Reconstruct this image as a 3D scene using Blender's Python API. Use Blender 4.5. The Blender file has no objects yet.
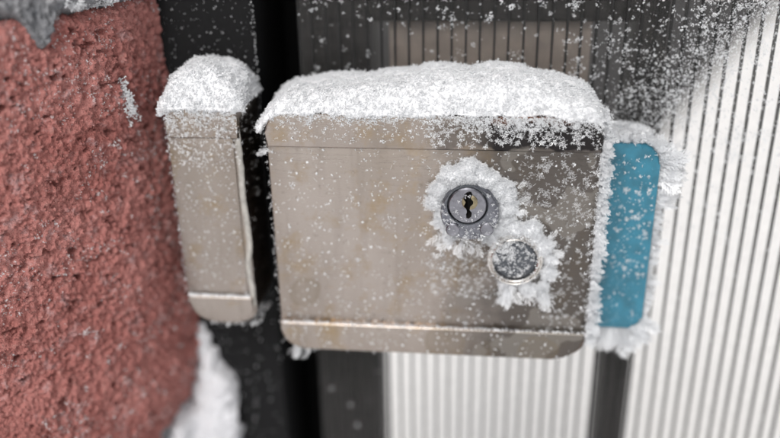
import bpy, bmesh, math, random
import numpy as np
from mathutils import Vector, Matrix

random.seed(7)
rng = np.random.default_rng(11)
scene = bpy.context.scene
COL = scene.collection

# ------------------------------------------------------------------ camera
cam_data = bpy.data.cameras.new("camera")
cam = bpy.data.objects.new("camera", cam_data)
COL.objects.link(cam)
R_ = (0.99373216, 0.11021372, -0.01869016)
U_ = (-0.02810584, 0.40815323, 0.91248069)
F_ = (-0.10819634, 0.9062361, -0.40869264)
cam.matrix_world = Matrix(((R_[0], U_[0], -F_[0], 0.021214),
                           (R_[1], U_[1], -F_[1], -0.321079),
                           (R_[2], U_[2], -F_[2], 0.154632),
                           (0, 0, 0, 1)))
cam_data.sensor_width = 36.0
cam_data.lens = 36.0 * 850 / 780
cam_data.clip_start = 0.01
cam_data.clip_end = 500
cam_data.dof.use_dof = True
cam_data.dof.focus_distance = 0.336
cam_data.dof.aperture_fstop = 2.7
scene.camera = cam

# ------------------------------------------------------------------ sky, sun, exposure (overcast winter day)
world = bpy.data.worlds.new("World")
scene.world = world
world.use_nodes = True
wn = world.node_tree
wn.nodes.clear()
sky = wn.nodes.new('ShaderNodeTexSky')
sky.sky_type = 'NISHITA'
sky.sun_disc = False
SUN_EL, SUN_AZ = math.radians(46), math.radians(192)
sky.sun_elevation = SUN_EL
sky.sun_rotation = SUN_AZ
sky.dust_density = 6.0
sky.air_density = 1.0
sky.ozone_density = 1.0
hs = wn.nodes.new('ShaderNodeHueSaturation')
hs.inputs['Saturation'].default_value = 0.12      # cloud cover: grey sky
bg = wn.nodes.new('ShaderNodeBackground')
bg.inputs['Strength'].default_value = 0.135
wo = wn.nodes.new('ShaderNodeOutputWorld')
wn.links.new(sky.outputs[0], hs.inputs['Color'])
wn.links.new(hs.outputs[0], bg.inputs['Color'])
wn.links.new(bg.outputs[0], wo.inputs['Surface'])

sd = bpy.data.lights.new("sun", 'SUN')
sd.energy = 0.7
sd.angle = math.radians(16)
sd.color = (1.0, 0.965, 0.93)
sun = bpy.data.objects.new("sun", sd)
COL.objects.link(sun)
dirv = Vector((math.sin(SUN_AZ) * math.cos(SUN_EL), math.cos(SUN_AZ) * math.cos(SUN_EL), math.sin(SUN_EL)))
sun.rotation_euler = dirv.to_track_quat('Z', 'Y').to_euler()
sun.location = (0, 0, 5)

vs = scene.view_settings
vs.view_transform = 'Standard'
vs.look = 'None'
vs.exposure = 0.10
vs.gamma = 1.0
vs.use_curve_mapping = False

# ------------------------------------------------------------------ numpy noise
def _hash(ix, iy, iz, seed):
    h = (ix * 374761393 + iy * 668265263 + iz * 2147483647 + seed * 1274126177) & 0xffffffff
    h = ((h ^ (h >> 13)) * 1274126177) & 0xffffffff
    h = ((h ^ (h >> 16)) * 2246822519) & 0xffffffff
    return ((h ^ (h >> 15)) & 0xffffff) / float(0xffffff)

def vnoise(P, scale, seed=0):
    """value noise in -1..1 at P (N,3); scale = feature size in metres"""
    Q = P / scale
    I = np.floor(Q).astype(np.int64)
    f = Q - I
    f = f * f * (3 - 2 * f)
    r = 0
    for dx in (0, 1):
        wx = f[:, 0] if dx else 1 - f[:, 0]
        for dy in (0, 1):
            wy = f[:, 1] if dy else 1 - f[:, 1]
            for dz in (0, 1):
                wz = f[:, 2] if dz else 1 - f[:, 2]
                r = r + wx * wy * wz * _hash(I[:, 0] + dx, I[:, 1] + dy, I[:, 2] + dz, seed)
    return r * 2 - 1

def fbm(P, scale, octaves=4, seed=0, gain=0.5):
    a, s, t, n = 1.0, scale, 0, 0
    for o in range(octaves):
        t = t + a * vnoise(P, s, seed + 17 * o)
        n += a
        a *= gain
        s *= 0.5
    return t / n

# ------------------------------------------------------------------ object helpers
def tag(o, label=None, cat=None, group=None, kind=None):
    if label: o["label"] = label
    if cat: o["category"] = cat
    if group: o["group"] = group
    if kind: o["kind"] = kind
    return o

def thing(name, label, cat, loc):
    o = bpy.data.objects.new(name, None)
    COL.objects.link(o)
    o.location = loc
    o.empty_display_size = 0.01
    return tag(o, label, cat)

def wloc(o):
    v = Vector((0, 0, 0))
    while o:
        v += o.location
        o = o.parent
    return v

def link_mesh(name, me, mat, parent=None, loc=None):
    o = bpy.data.objects.new(name, me)
    COL.objects.link(o)
    if mat and not me.materials:
        me.materials.append(mat)
    if parent: o.parent = parent
    if loc is not None: o.location = loc
    return o

def np_mesh(name, V, faces, smooth=True):
    """faces: (N,3) or (N,4) int array"""
    me = bpy.data.meshes.new(name)
    V = np.asarray(V, np.float32)
    F = np.asarray(faces, np.int32)
    k = F.shape[1]
    me.vertices.add(len(V)); me.vertices.foreach_set("co", V.ravel())
    me.loops.add(F.size); me.loops.foreach_set("vertex_index", F.ravel())
    me.polygons.add(len(F))
    me.polygons.foreach_set("loop_start", np.arange(0, F.size, k, dtype=np.int32))
    me.polygons.foreach_set("loop_total", np.full(len(F), k, np.int32))
    me.polygons.foreach_set("use_smooth", np.full(len(F), smooth, bool))
    me.update(calc_edges=True)
    return me

def bm_obj(name, bm, mat, parent=None, smooth_angle=35):
    """bm is in world coordinates; becomes a child relative to its parent"""
    if parent:
        bmesh.ops.translate(bm, verts=bm.verts, vec=-wloc(parent))
    bmesh.ops.recalc_face_normals(bm, faces=bm.faces)
    me = bpy.data.meshes.new(name)
    bm.to_mesh(me); bm.free()
    me.polygons.foreach_set("use_smooth", [True] * len(me.polygons))
    try:
        me.set_sharp_from_angle(angle=math.radians(smooth_angle))
    except Exception:
        pass
    return link_mesh(name, me, mat, parent)

def rounded_rect(x0, x1, z0, z1, radii, seg=8):
    """outline in XZ; radii = (bottom-left, bottom-right, top-right, top-left)"""
    pts = []
    for (cx, cz, a0, r) in ((x0 + radii[0], z0 + radii[0], 180, radii[0]), (x1 - radii[1], z0 + radii[1], 270, radii[1]),
                            (x1 - radii[2], z1 - radii[2], 0, radii[2]), (x0 + radii[3], z1 - radii[3], 90, radii[3])):
        if r <= 1e-6:
            pts.append((cx, cz)); continue
        for k in range(seg + 1):
            a = math.radians(a0 + 90 * k / seg)
            pts.append((cx + r * math.cos(a), cz + r * math.sin(a)))
    return pts

def prism_y(pts, y0, y1, bev=0.0, seg=3, back=False):
    """extrude an XZ outline from y0 (front) to y1 (back); bevel the front rim"""
    bm = bmesh.new()
    vf = [bm.verts.new((x, y0, z)) for x, z in pts]
    vb = [bm.verts.new((x, y1, z)) for x, z in pts]
    ff = bm.faces.new(vf)
    fb = bm.faces.new(vb[::-1])
    n = len(pts)
    for i in range(n):
        bm.faces.new((vf[i], vb[i], vb[(i + 1) % n], vf[(i + 1) % n]))
    if bev > 0:
        ed = list(ff.edges) + (list(fb.edges) if back else [])
        bmesh.ops.bevel(bm, geom=ed, offset=bev, segments=seg, profile=0.5, affect='EDGES')
    return bm

def box(x0, x1, y0, y1, z0, z1, bev=0.0, seg=2):
    bm = bmesh.new()
    bmesh.ops.create_cube(bm, size=1)
    for v in bm.verts:
        v.co = Vector(((x0 + x1) / 2 + v.co.x * (x1 - x0), (y0 + y1) / 2 + v.co.y * (y1 - y0), (z0 + z1) / 2 + v.co.z * (z1 - z0)))
    if bev: bmesh.ops.bevel(bm, geom=list(bm.edges), offset=bev, segments=seg, profile=0.5, affect='EDGES')
    return bm

def lathe_y(prof, cx, cz, seg=64, cap=True):
    """prof: (radius, y) from front centre outwards/backwards, about a Y axis"""
    bm = bmesh.new()
    rings = []
    for r, y in prof:
        if r < 1e-6:
            rings.append([bm.verts.new((cx, y, cz))])
        else:
            rings.append([bm.verts.new((cx + r * math.cos(2 * math.pi * k / seg), y, cz + r * math.sin(2 * math.pi * k / seg))) for k in range(seg)])
    for a, b in zip(rings[:-1], rings[1:]):
        for k in range(seg):
            k2 = (k + 1) % seg
            if len(a) == 1: bm.faces.new((a[0], b[k], b[k2]))
            elif len(b) == 1: bm.faces.new((a[k], b[0], a[k2]))
            else: bm.faces.new((a[k], b[k], b[k2], a[k2]))
    if cap:
        for rg in (rings[0], rings[-1]):
            if len(rg) > 1: bm.faces.new(rg)
    return bm

def grid_faces(n, m, wrap=False):
    i = np.arange(n - 1)[:, None]; j = np.arange(m - 1)[None, :]
    a = i * m + j
    return np.stack([a, a + m, a + m + 1, a + 1], -1).reshape(-1, 4)

def grid_normals(P):
    du = np.gradient(P, axis=0); dv = np.gradient(P, axis=1)
    n = np.cross(du, dv)
    return n / (np.linalg.norm(n, axis=-1, keepdims=True) + 1e-12)

# ------------------------------------------------------------------ materials
def new_mat(name):
    m = bpy.data.materials.new(name); m.use_nodes = True
    nt = m.node_tree; nt.nodes.clear()
    out = nt.nodes.new('ShaderNodeOutputMaterial')
    return m, nt, out

def N(nt, typ, **kw):
    n = nt.nodes.new(typ)
    for k, v in kw.items():
        if k in n.inputs: n.inputs[k].default_value = v
        else: setattr(n, k, v)
    return n

def ramp(nt, fac, stops):
    r = nt.nodes.new('ShaderNodeValToRGB')
    el = r.color_ramp.elements
    while len(el) < len(stops): el.new(0.5)
    for e, (p, c) in zip(el, stops):
        e.position = p
        e.color = (c, c, c, 1) if not isinstance(c, tuple) else (*c, 1)
    nt.links.new(fac, r.inputs[0])
    return r

def noise(nt, co, scale, detail=4, rough=0.55, mapping=None):
    n = N(nt, 'ShaderNodeTexNoise', Scale=scale, Detail=detail, Roughness=rough)
    if mapping:
        mp = N(nt, 'ShaderNodeMapping'); mp.inputs['Scale'].default_value = mapping
        nt.links.new(co, mp.inputs[0]); nt.links.new(mp.outputs[0], n.inputs['Vector'])
    else:
        nt.links.new(co, n.inputs['Vector'])
    return n

def mixc(nt, fac, a, b):
    m = nt.nodes.new('ShaderNodeMix'); m.data_type = 'RGBA'
    for sock, v in ((m.inputs[0], fac), (m.inputs[6], a), (m.inputs[7], b)):
        if isinstance(v, (int, float)): sock.default_value = v
        elif isinstance(v, tuple): sock.default_value = (*v, 1)
        else: nt.links.new(v, sock)
    return m.outputs[2]

def math_n(nt, op, a, b=None, clamp=False):
    m = nt.nodes.new('ShaderNodeMath'); m.operation = op; m.use_clamp = clamp
    for s, v in ((m.inputs[0], a), (m.inputs[1], b)):
        if v is None: continue
        if isinstance(v, (int, float)): s.default_value = v
        else: nt.links.new(v, s)
    return m.outputs[0]

def steel_material(name, tone=1.0):
    """satin stainless steel, water-stained, with tarnish blotches and fine scratches (object coords = metres)"""
    m, nt, out = new_mat(name)
    tc = N(nt, 'ShaderNodeTexCoord'); co = tc.outputs['Object']
    b = N(nt, 'ShaderNodeBsdfPrincipled'); b.inputs['Metallic'].default_value = 1.0
    n1 = noise(nt, co, 13, 3, 0.5, mapping=(1.6, 1, 0.6))
    n2 = noise(nt, co, 60, 6, 0.65)
    dr = noise(nt, co, 190, 4, 0.6, mapping=(1, 1, 0.10))
    n3 = noise(nt, co, 420, 4, 0.6)
    sc = noise(nt, co, 60, 6, 0.7, mapping=(1, 1, 22))
    base = mixc(nt, ramp(nt, n1.outputs['Fac'], [(0.35, 0.0), (0.66, 1.0)]).outputs[0],
                (0.42 * tone, 0.370 * tone, 0.337 * tone), (0.28 * tone, 0.237 * tone, 0.20 * tone))
    base = mixc(nt, ramp(nt, n2.outputs['Fac'], [(0.51, 0.0), (0.68, 0.8)]).outputs[0], base, (0.33 * tone, 0.245 * tone, 0.15 * tone))
    base = mixc(nt, ramp(nt, n3.outputs['Fac'], [(0.60, 0.0), (0.74, 0.45)]).outputs[0], base, (0.17, 0.145, 0.12))
    base = mixc(nt, ramp(nt, dr.outputs['Fac'], [(0.50, 0.0), (0.75, 0.35)]).outputs[0], base, (0.24 * tone, 0.205 * tone, 0.175 * tone))
    nt.links.new(base, b.inputs['Base Color'])
    rr = ramp(nt, sc.outputs['Fac'], [(0.28, 0.22), (0.72, 0.38)])
    nt.links.new(rr.outputs[0], b.inputs['Roughness'])
    bp = N(nt, 'ShaderNodeBump', Strength=0.25, Distance=0.0004)
    nt.links.new(n3.outputs['Fac'], bp.inputs['Height']); nt.links.new(bp.outputs[0], b.inputs['Normal'])
    nt.links.new(b.outputs[0], out.inputs[0])
    return m, nt, b, base, co

def mat_steel_lock():
    m, nt, b, base, co = steel_material("stained_steel_painted_reflection")
    # dark reflection painted into the colour: right-hand third and upper right rim
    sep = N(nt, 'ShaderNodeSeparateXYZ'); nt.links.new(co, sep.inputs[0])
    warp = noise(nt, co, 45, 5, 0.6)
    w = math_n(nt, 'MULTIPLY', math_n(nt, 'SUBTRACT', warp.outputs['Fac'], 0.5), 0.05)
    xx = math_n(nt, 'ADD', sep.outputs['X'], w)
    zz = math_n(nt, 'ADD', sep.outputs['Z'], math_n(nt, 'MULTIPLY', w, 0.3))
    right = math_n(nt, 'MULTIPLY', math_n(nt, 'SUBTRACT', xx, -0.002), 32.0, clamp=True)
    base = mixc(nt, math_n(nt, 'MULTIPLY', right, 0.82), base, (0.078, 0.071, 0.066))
    # grey scale patch low on the right
    ring = noise(nt, co, 38, 3, 0.5)
    pr = ramp(nt, ring.outputs['Fac'], [(0.545, 0.0), (0.56, 1.0)])
    base = mixc(nt, math_n(nt, 'MULTIPLY', math_n(nt, 'MULTIPLY', pr.outputs[0], right), 0.55), base, (0.27, 0.25, 0.225))
    # dried water rings
    for (wx_, wz_, wr_) in ((-0.0554, 0.0277, 0.0062), (0.006, 0.0062, 0.0085), (0.047, 0.0045, 0.0080)):
        vd = N(nt, 'ShaderNodeCombineXYZ')
        nt.links.new(math_n(nt, 'ADD', sep.outputs['X'], math_n(nt, 'MULTIPLY', w, 0.12)), vd.inputs[0]); nt.links.new(zz, vd.inputs[2])
        ds = N(nt, 'ShaderNodeVectorMath', operation='DISTANCE'); nt.links.new(vd.outputs[0], ds.inputs[0]); ds.inputs[1].default_value = (wx_, 0, wz_)
        rg = ramp(nt, math_n(nt, 'DIVIDE', ds.outputs['Value'], wr_ * 1.25), [(0.0, 0.20), (0.62, 0.26), (0.76, 0.42), (0.88, 0.0)])
        base = mixc(nt, rg.outputs[0], base, (0.20, 0.16, 0.11))
    # upper rim: same dark reflection put into the colour, plus brown rust
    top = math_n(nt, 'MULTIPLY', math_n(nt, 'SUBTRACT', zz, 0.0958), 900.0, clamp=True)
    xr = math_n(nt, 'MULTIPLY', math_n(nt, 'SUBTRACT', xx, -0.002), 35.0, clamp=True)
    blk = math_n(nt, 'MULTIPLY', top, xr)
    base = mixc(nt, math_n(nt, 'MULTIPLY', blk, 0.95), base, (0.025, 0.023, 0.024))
    rn = noise(nt, co, 60, 3, 0.5)
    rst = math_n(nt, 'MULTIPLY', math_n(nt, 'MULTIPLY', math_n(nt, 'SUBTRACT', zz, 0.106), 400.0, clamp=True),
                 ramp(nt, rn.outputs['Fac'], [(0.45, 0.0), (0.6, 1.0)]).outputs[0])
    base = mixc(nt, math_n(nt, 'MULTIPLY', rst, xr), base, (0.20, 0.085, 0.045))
    nt.links.new(base, b.inputs['Base Color'])
    return m

def mat_simple(name, color, rough=0.5, metal=0.0, bump=0.0, bscale=300, var=0.0, spec=0.5):
    m, nt, out = new_mat(name)
    tc = N(nt, 'ShaderNodeTexCoord'); co = tc.outputs['Object']
    b = N(nt, 'ShaderNodeBsdfPrincipled')
    b.inputs['Base Color'].default_value = (*color, 1)
    b.inputs['Metallic'].default_value = metal
    b.inputs['Roughness'].default_value = rough
    b.inputs['Specular IOR Level'].default_value = spec
    n = noise(nt, co, bscale, 5, 0.6)
    if var:
        c2 = tuple(max(0, c * (1 - var)) for c in color); c3 = tuple(min(1, c * (1 + var)) for c in color)
        nt.links.new(mixc(nt, ramp(nt, n.outputs['Fac'], [(0.3, 0.0), (0.7, 1.0)]).outputs[0], c2, c3), b.inputs['Base Color'])
        nt.links.new(ramp(nt, n.outputs['Fac'], [(0.3, max(0.05, rough - 0.12)), (0.7, min(1, rough + 0.12))]).outputs[0], b.inputs['Roughness'])
    if bump:
        bp = N(nt, 'ShaderNodeBump', Strength=bump, Distance=0.0005)
        nt.links.new(n.outputs['Fac'], bp.inputs['Height']); nt.links.new(bp.outputs[0], b.inputs['Normal'])
    nt.links.new(b.outputs[0], out.inputs[0])
    return m

def mat_snow(name, fine=2200, col=(0.80, 0.805, 0.82)):
    m, nt, out = new_mat(name)
    tc = N(nt, 'ShaderNodeTexCoord'); co = tc.outputs['Object']
    b = N(nt, 'ShaderNodeBsdfPrincipled')
    b.inputs['Base Color'].default_value = (*col, 1)
    b.inputs['Roughness'].default_value = 0.6
    b.inputs['Subsurface Weight'].default_value = 0.0
    b.inputs['Subsurface Radius'].default_value = (1.0, 1.0, 1.0)
    b.inputs['Subsurface Scale'].default_value = 0.0012
    n = noise(nt, co, fine, 4, 0.7)
    bp = N(nt, 'ShaderNodeBump', Strength=0.6, Distance=0.0003)
    nt.links.new(n.outputs['Fac'], bp.inputs['Height']); nt.links.new(bp.outputs[0], b.inputs['Normal'])
    nt.links.new(b.outputs[0], out.inputs[0])
    return m

def mat_frost(name, transp=0.0, col=(0.84, 0.85, 0.865)):
    """thin ice crystals: white, lets light through, sparkles a little"""
    m, nt, out = new_mat(name)
    d = N(nt, 'ShaderNodeBsdfDiffuse'); d.inputs['Color'].default_value = (*col, 1)
    t = N(nt, 'ShaderNodeBsdfTranslucent'); t.inputs['Color'].default_value = (*col, 1)
    g = N(nt, 'ShaderNodeBsdfGlossy'); g.inputs['Roughness'].default_value = 0.25
    m1 = N(nt, 'ShaderNodeMixShader'); m1.inputs[0].default_value = 0.42
    nt.links.new(d.outputs[0], m1.inputs[1]); nt.links.new(t.outputs[0], m1.inputs[2])
    m2 = N(nt, 'ShaderNodeMixShader'); m2.inputs[0].default_value = 0.07
    nt.links.new(m1.outputs[0], m2.inputs[1]); nt.links.new(g.outputs[0], m2.inputs[2])
    last = m2
    if transp:
        tr = N(nt, 'ShaderNodeBsdfTransparent')
        m3 = N(nt, 'ShaderNodeMixShader'); m3.inputs[0].default_value = transp
        nt.links.new(m2.outputs[0], m3.inputs[1]); nt.links.new(tr.outputs[0], m3.inputs[2]); last = m3
    nt.links.new(last.outputs[0], out.inputs[0])
    return m

def mat_sheet(name, transp, haze_col, haze_frac_transl=0.5, streak=True):
    m, nt, out = new_mat(name)
    tc = N(nt, 'ShaderNodeTexCoord')
    geo = N(nt, 'ShaderNodeNewGeometry'); co = geo.outputs['Position']
    tr = N(nt, 'ShaderNodeBsdfTransparent'); tr.inputs['Color'].default_value = (0.995, 0.990, 0.984, 1)
    d = N(nt, 'ShaderNodeBsdfDiffuse'); d.inputs['Color'].default_value = (*haze_col, 1)
    t = N(nt, 'ShaderNodeBsdfTranslucent'); t.inputs['Color'].default_value = (*haze_col, 1)
    g = N(nt, 'ShaderNodeBsdfGlossy'); g.inputs['Roughness'].default_value = 0.2
    m1 = N(nt, 'ShaderNodeMixShader'); m1.inputs[0].default_value = haze_frac_transl
    nt.links.new(d.outputs[0], m1.inputs[1]); nt.links.new(t.outputs[0], m1.inputs[2])
    m2 = N(nt, 'ShaderNodeMixShader')
    n = noise(nt, co, 220, 5, 0.65)
    rp = ramp(nt, n.outputs['Fac'], [(0.3, min(1, transp + 0.02)), (0.75, max(0, transp - 0.02))])
    nt.links.new(rp.outputs[0], m2.inputs[0])
    nt.links.new(m1.outputs[0], m2.inputs[1]); nt.links.new(tr.outputs[0], m2.inputs[2])
    m3 = N(nt, 'ShaderNodeMixShader'); m3.inputs[0].default_value = 0.004
    nt.links.new(m2.outputs[0], m3.inputs[1]); nt.links.new(g.outputs[0], m3.inputs[2])
    nt.links.new(m3.outputs[0], out.inputs[0])
    return m

def mat_brick():
    m, nt, out = new_mat("red_split_faced_brick")
    geo = N(nt, 'ShaderNodeNewGeometry'); co = geo.outputs['Position']
    b = N(nt, 'ShaderNodeBsdfPrincipled'); b.inputs['Roughness'].default_value = 0.95
    b.inputs['Specular IOR Level'].default_value = 0.25
    n1 = noise(nt, co, 30, 6, 0.65); n2 = noise(nt, co, 520, 5, 0.7); n3 = noise(nt, co, 1300, 3, 0.6)
    c = mixc(nt, ramp(nt, n1.outputs['Fac'], [(0.3, 0.0), (0.7, 1.0)]).outputs[0], (0.35, 0.126, 0.110), (0.50, 0.218, 0.195))
    c = mixc(nt, ramp(nt, n2.outputs['Fac'], [(0.54, 0.0), (0.74, 0.6)]).outputs[0], c, (0.58, 0.34, 0.30))
    c = mixc(nt, ramp(nt, n3.outputs['Fac'], [(0.28, 0.5), (0.38, 0.0)]).outputs[0], c, (0.12, 0.045, 0.038))
    fr = noise(nt, co, 140, 4, 0.7)
    c = mixc(nt, ramp(nt, fr.outputs['Fac'], [(0.56, 0.0), (0.74, 0.55)]).outputs[0], c, (0.60, 0.48, 0.49))
    nt.links.new(c, b.inputs['Base Color'])
    bp = N(nt, 'ShaderNodeBump', Strength=1.0, Distance=0.0013)
    nt.links.new(n3.outputs['Fac'], bp.inputs['Height']); nt.links.new(bp.outputs[0], b.inputs['Normal'])
    nt.links.new(b.outputs[0], out.inputs[0])
    return m

def mat_mortar():
    m, nt, out = new_mat("grey_mortar")
    geo = N(nt, 'ShaderNodeNewGeometry'); co = geo.outputs['Position']
    b = N(nt, 'ShaderNodeBsdfPrincipled'); b.inputs['Roughness'].default_value = 0.95
    n1 = noise(nt, co, 110, 5, 0.65); n3 = noise(nt, co, 800, 4, 0.6)
    c = mixc(nt, ramp(nt, n1.outputs['Fac'], [(0.35, 0.0), (0.65, 1.0)]).outputs[0], (0.10, 0.105, 0.115), (0.28, 0.28, 0.29))
    c = mixc(nt, ramp(nt, n3.outputs['Fac'], [(0.3, 0.6), (0.45, 0.0)]).outputs[0], c, (0.04, 0.04, 0.045))
    nt.links.new(c, b.inputs['Base Color'])
    bp = N(nt, 'ShaderNodeBump', Strength=0.8, Distance=0.0008)
    nt.links.new(n3.outputs['Fac'], bp.inputs['Height']); nt.links.new(bp.outputs[0], b.inputs['Normal'])
    nt.links.new(b.outputs[0], out.inputs[0])
    return m

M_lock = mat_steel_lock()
M_strike = steel_material("stainless_steel_satin", 0.93)[0]
M_black = mat_simple("black_painted_steel", (0.008, 0.008, 0.0085), 0.7, 0, 0.4, 500, 0.4, 0.12)
M_gap_dark = mat_simple("gap_black", (0.005, 0.005, 0.005), 0.9, spec=0.05)  # near-black for the strip added behind the gap
M_plate = mat_simple("weathered_brown_steel", (0.20, 0.172, 0.155), 0.6, 0, 0.2, 90, 0.25)
M_blue = mat_simple("blue_plastic", (0.022, 0.140, 0.205), 0.42, 0, 0.25, 160, 0.28)
M_cyl = mat_simple("dark_chromed_zinc", (0.19, 0.195, 0.22), 0.30, 1.0, 0.3, 260, 0.3)
M_plug = mat_simple("grey_nickel", (0.24, 0.24, 0.265), 0.32, 1.0, 0.3, 320, 0.25)
M_brass = mat_simple("worn_brass", (0.30, 0.255, 0.165), 0.34, 1.0, 0.3, 700, 0.3)
M_keyhole = mat_simple("keyway_shadow_steel", (0.02, 0.018, 0.016), 0.6)
M_chrome = mat_simple("chromed_ring", (0.66, 0.63, 0.60), 0.16, 1.0, 0.1, 500, 0.15)
M_button = mat_simple("dark_button_enamel", (0.05, 0.056, 0.066), 0.22, 0.0, 0.2, 500, 0.2)
M_bead = mat_simple("weathered_clear_film", (0.34, 0.325, 0.30), 0.35, 0.0, 0.4, 250, 0.25)
M_case = mat_simple("rust_rimmed_steel", (0.13, 0.095, 0.078), 0.45, 0.8, 0.4, 150, 0.45)
M_snow = mat_snow("packed_snow")
M_shade_snow = mat_snow("shade_grey_snow", 1500, (0.60, 0.60, 0.625))  # snow greyed so its colour carries the drift's shade
M_frost = mat_frost("hoar_frost")
M_frost_thin = mat_frost("thin_frost", 0.42)
M_cell = mat_sheet("hazy_polycarbonate", 0.990, (0.55, 0.53, 0.51), 0.35)
M_back = mat_sheet("clear_polycarbonate", 0.985, (0.6, 0.6, 0.6), 0.5)
M_rib = mat_sheet("polycarbonate_web", 0.30, (0.05, 0.05, 0.05), 0.3)
M_brick = mat_brick()
M_mortar = mat_mortar()

def mat_ground():
    m, nt, out = new_mat("snow_ground")
    tc = N(nt, 'ShaderNodeTexCoord'); co = tc.outputs['Object']
    b = N(nt, 'ShaderNodeBsdfPrincipled'); b.inputs['Roughness'].default_value = 0.8
    n = noise(nt, co, 3, 6, 0.6)
    nt.links.new(mixc(nt, n.outputs['Fac'], (0.86, 0.86, 0.87), (0.93, 0.93, 0.935)), b.inputs['Base Color'])
    bp = N(nt, 'ShaderNodeBump', Strength=0.4, Distance=0.03)
    nt.links.new(n.outputs['Fac'], bp.inputs['Height']); nt.links.new(bp.outputs[0], b.inputs['Normal'])
    nt.links.new(b.outputs[0], out.inputs[0])
    return m

# ================================================================== THE SETTING
GZ = -1.05
def make_ground():
    n = 90
    t = np.linspace(-1, 1, n); t = np.sign(t) * np.abs(t) ** 3 * 60
    X, Y = np.meshgrid(t, t, indexing='ij')
    P = np.stack([X, Y, np.zeros_like(X)], -1).reshape(-1, 3)
    P[:, 2] = GZ + 0.03 * np.clip(fbm(P, 1.2, 3, 5), -1, 0.9) - 0.03
    me = np_mesh("ground", P, grid_faces(n, n))
    o = link_mesh("ground", me, mat_ground())
    tag(o, kind="structure")
make_ground()

def make_driveway():
    """cleared dark asphalt beyond the gate, with a ragged snow edge"""
    edge = [(-2.6, 3.15), (-1.4, 3.22), (-0.4, 3.12), (0.30, 3.20), (0.72, 3.22), (0.95, 3.75), (1.28, 4.50), (1.65, 5.35), (2.10, 6.30), (2.60, 7.40), (3.4, 9.2), (4.6, 12.0), (5.4, 14.0), (-2.9, 14.0), (-2.75, 8.0)]
    bm = bmesh.new()
    top = [bm.verts.new((x, y, GZ + 0.010)) for x, y in edge]; bot = [bm.verts.new((x, y, GZ - 0.04)) for x, y in edge]
    bm.faces.new(top)
    for i in range(len(edge)):
        j = (i + 1) % len(edge); bm.faces.new((top[i], bot[i], bot[j], top[j]))
    o = bm_obj("driveway", bm, mat_simple("wet_asphalt", (0.022, 0.021, 0.022), 0.6, 0, 0.5, 60, 0.4, 0.2))
    tag(o, kind="structure")
make_driveway()

# ---- gate post on the brick side
post = thing("gate_post", "black steel gate post between the red brick pillar and the lock", "post", (-0.10, 0.06, GZ))
bm_obj("tube", box(-0.150, -0.0775, 0.034, 0.094, GZ - 0.05, 0.62, 0.003), M_black, post)
bm_obj("gap_backing", box(-0.0860, -0.044, 0.0880, 0.104, GZ - 0.05, 0.62, 0.001), M_gap_dark, post)  # black strip added to block light through the gap beside the post

# ---- gate leaf frame behind the ribbed sheet
frame = thing("gate_leaf", "black steel gate frame with brown mounting plate behind the ribbed sheet", "gate", (0.0, 0.065, GZ))
bm_obj("stile", box(-0.0625, -0.0310, 0.0475, 0.0875, -0.98, 0.60, 0.002), M_black, frame)
bm_obj("upright", box(0.0855, 0.0973, 0.0496, 0.0875, -0.98, 0.60, 0.002), M_black, frame)
bm_obj("rail", box(-0.0310, 0.0855, 0.0500, 0.0555, 0.0815, 0.1265, 0.002), M_black, frame)
bm_obj("mounting_plate", box(-0.0225, 0.0660, 0.0560, 0.0590, 0.004, 0.1100, 0.0004), M_plate, frame)
bm_obj("bottom_rail", box(-0.0310, 0.75, 0.0500, 0.0840, -0.98, -0.94, 0.002), M_black, frame)

# ---- ribbed twin-wall sheet
panel = thing("ribbed_sheet", "ribbed clear plastic twin-wall sheet covering the gate behind the lock", "plastic sheet", (0.0, 0.04, -0.97))
PITCH, PX0, NR = 0.0060, -0.0600, 96
pz = wloc(panel).z
def centred_box(w, d, h, bev):
    return box(-w / 2, w / 2, -d / 2, d / 2, -h / 2, h / 2, bev, 1)
ZT, ZB = 0.60, -0.97
bmr = centred_box(0.0010, 0.0022, ZT - ZB, 0.0002)
mer = bpy.data.meshes.new("rib"); bmr.to_mesh(mer); bmr.free(); mer.materials.append(M_rib)
bmc = centred_box(PITCH - 0.0012, 0.0007, ZT - ZB, 0.0002)
mec = bpy.data.meshes.new("cell_wall"); bmc.to_mesh(mec); bmc.free(); mec.materials.append(M_cell)
zc = (ZT + ZB) / 2 - pz
for k in range(NR):
    x = PX0 + PITCH * k
    jx = rng.normal(0, 0.00013)
    rb = link_mesh("rib", mer, None, panel, (x + jx, 0.0015 + rng.uniform(-0.0003, 0.0003), zc)); rb.rotation_euler = (0, rng.normal(0, 0.0006), 0)
    link_mesh("cell_wall", mec, None, panel, (x + PITCH / 2, 0.0004, zc))
bm_obj("back_wall", box(PX0 - 0.001, PX0 + PITCH * NR, 0.0464, 0.0470, ZB, ZT), M_back, panel)

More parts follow.
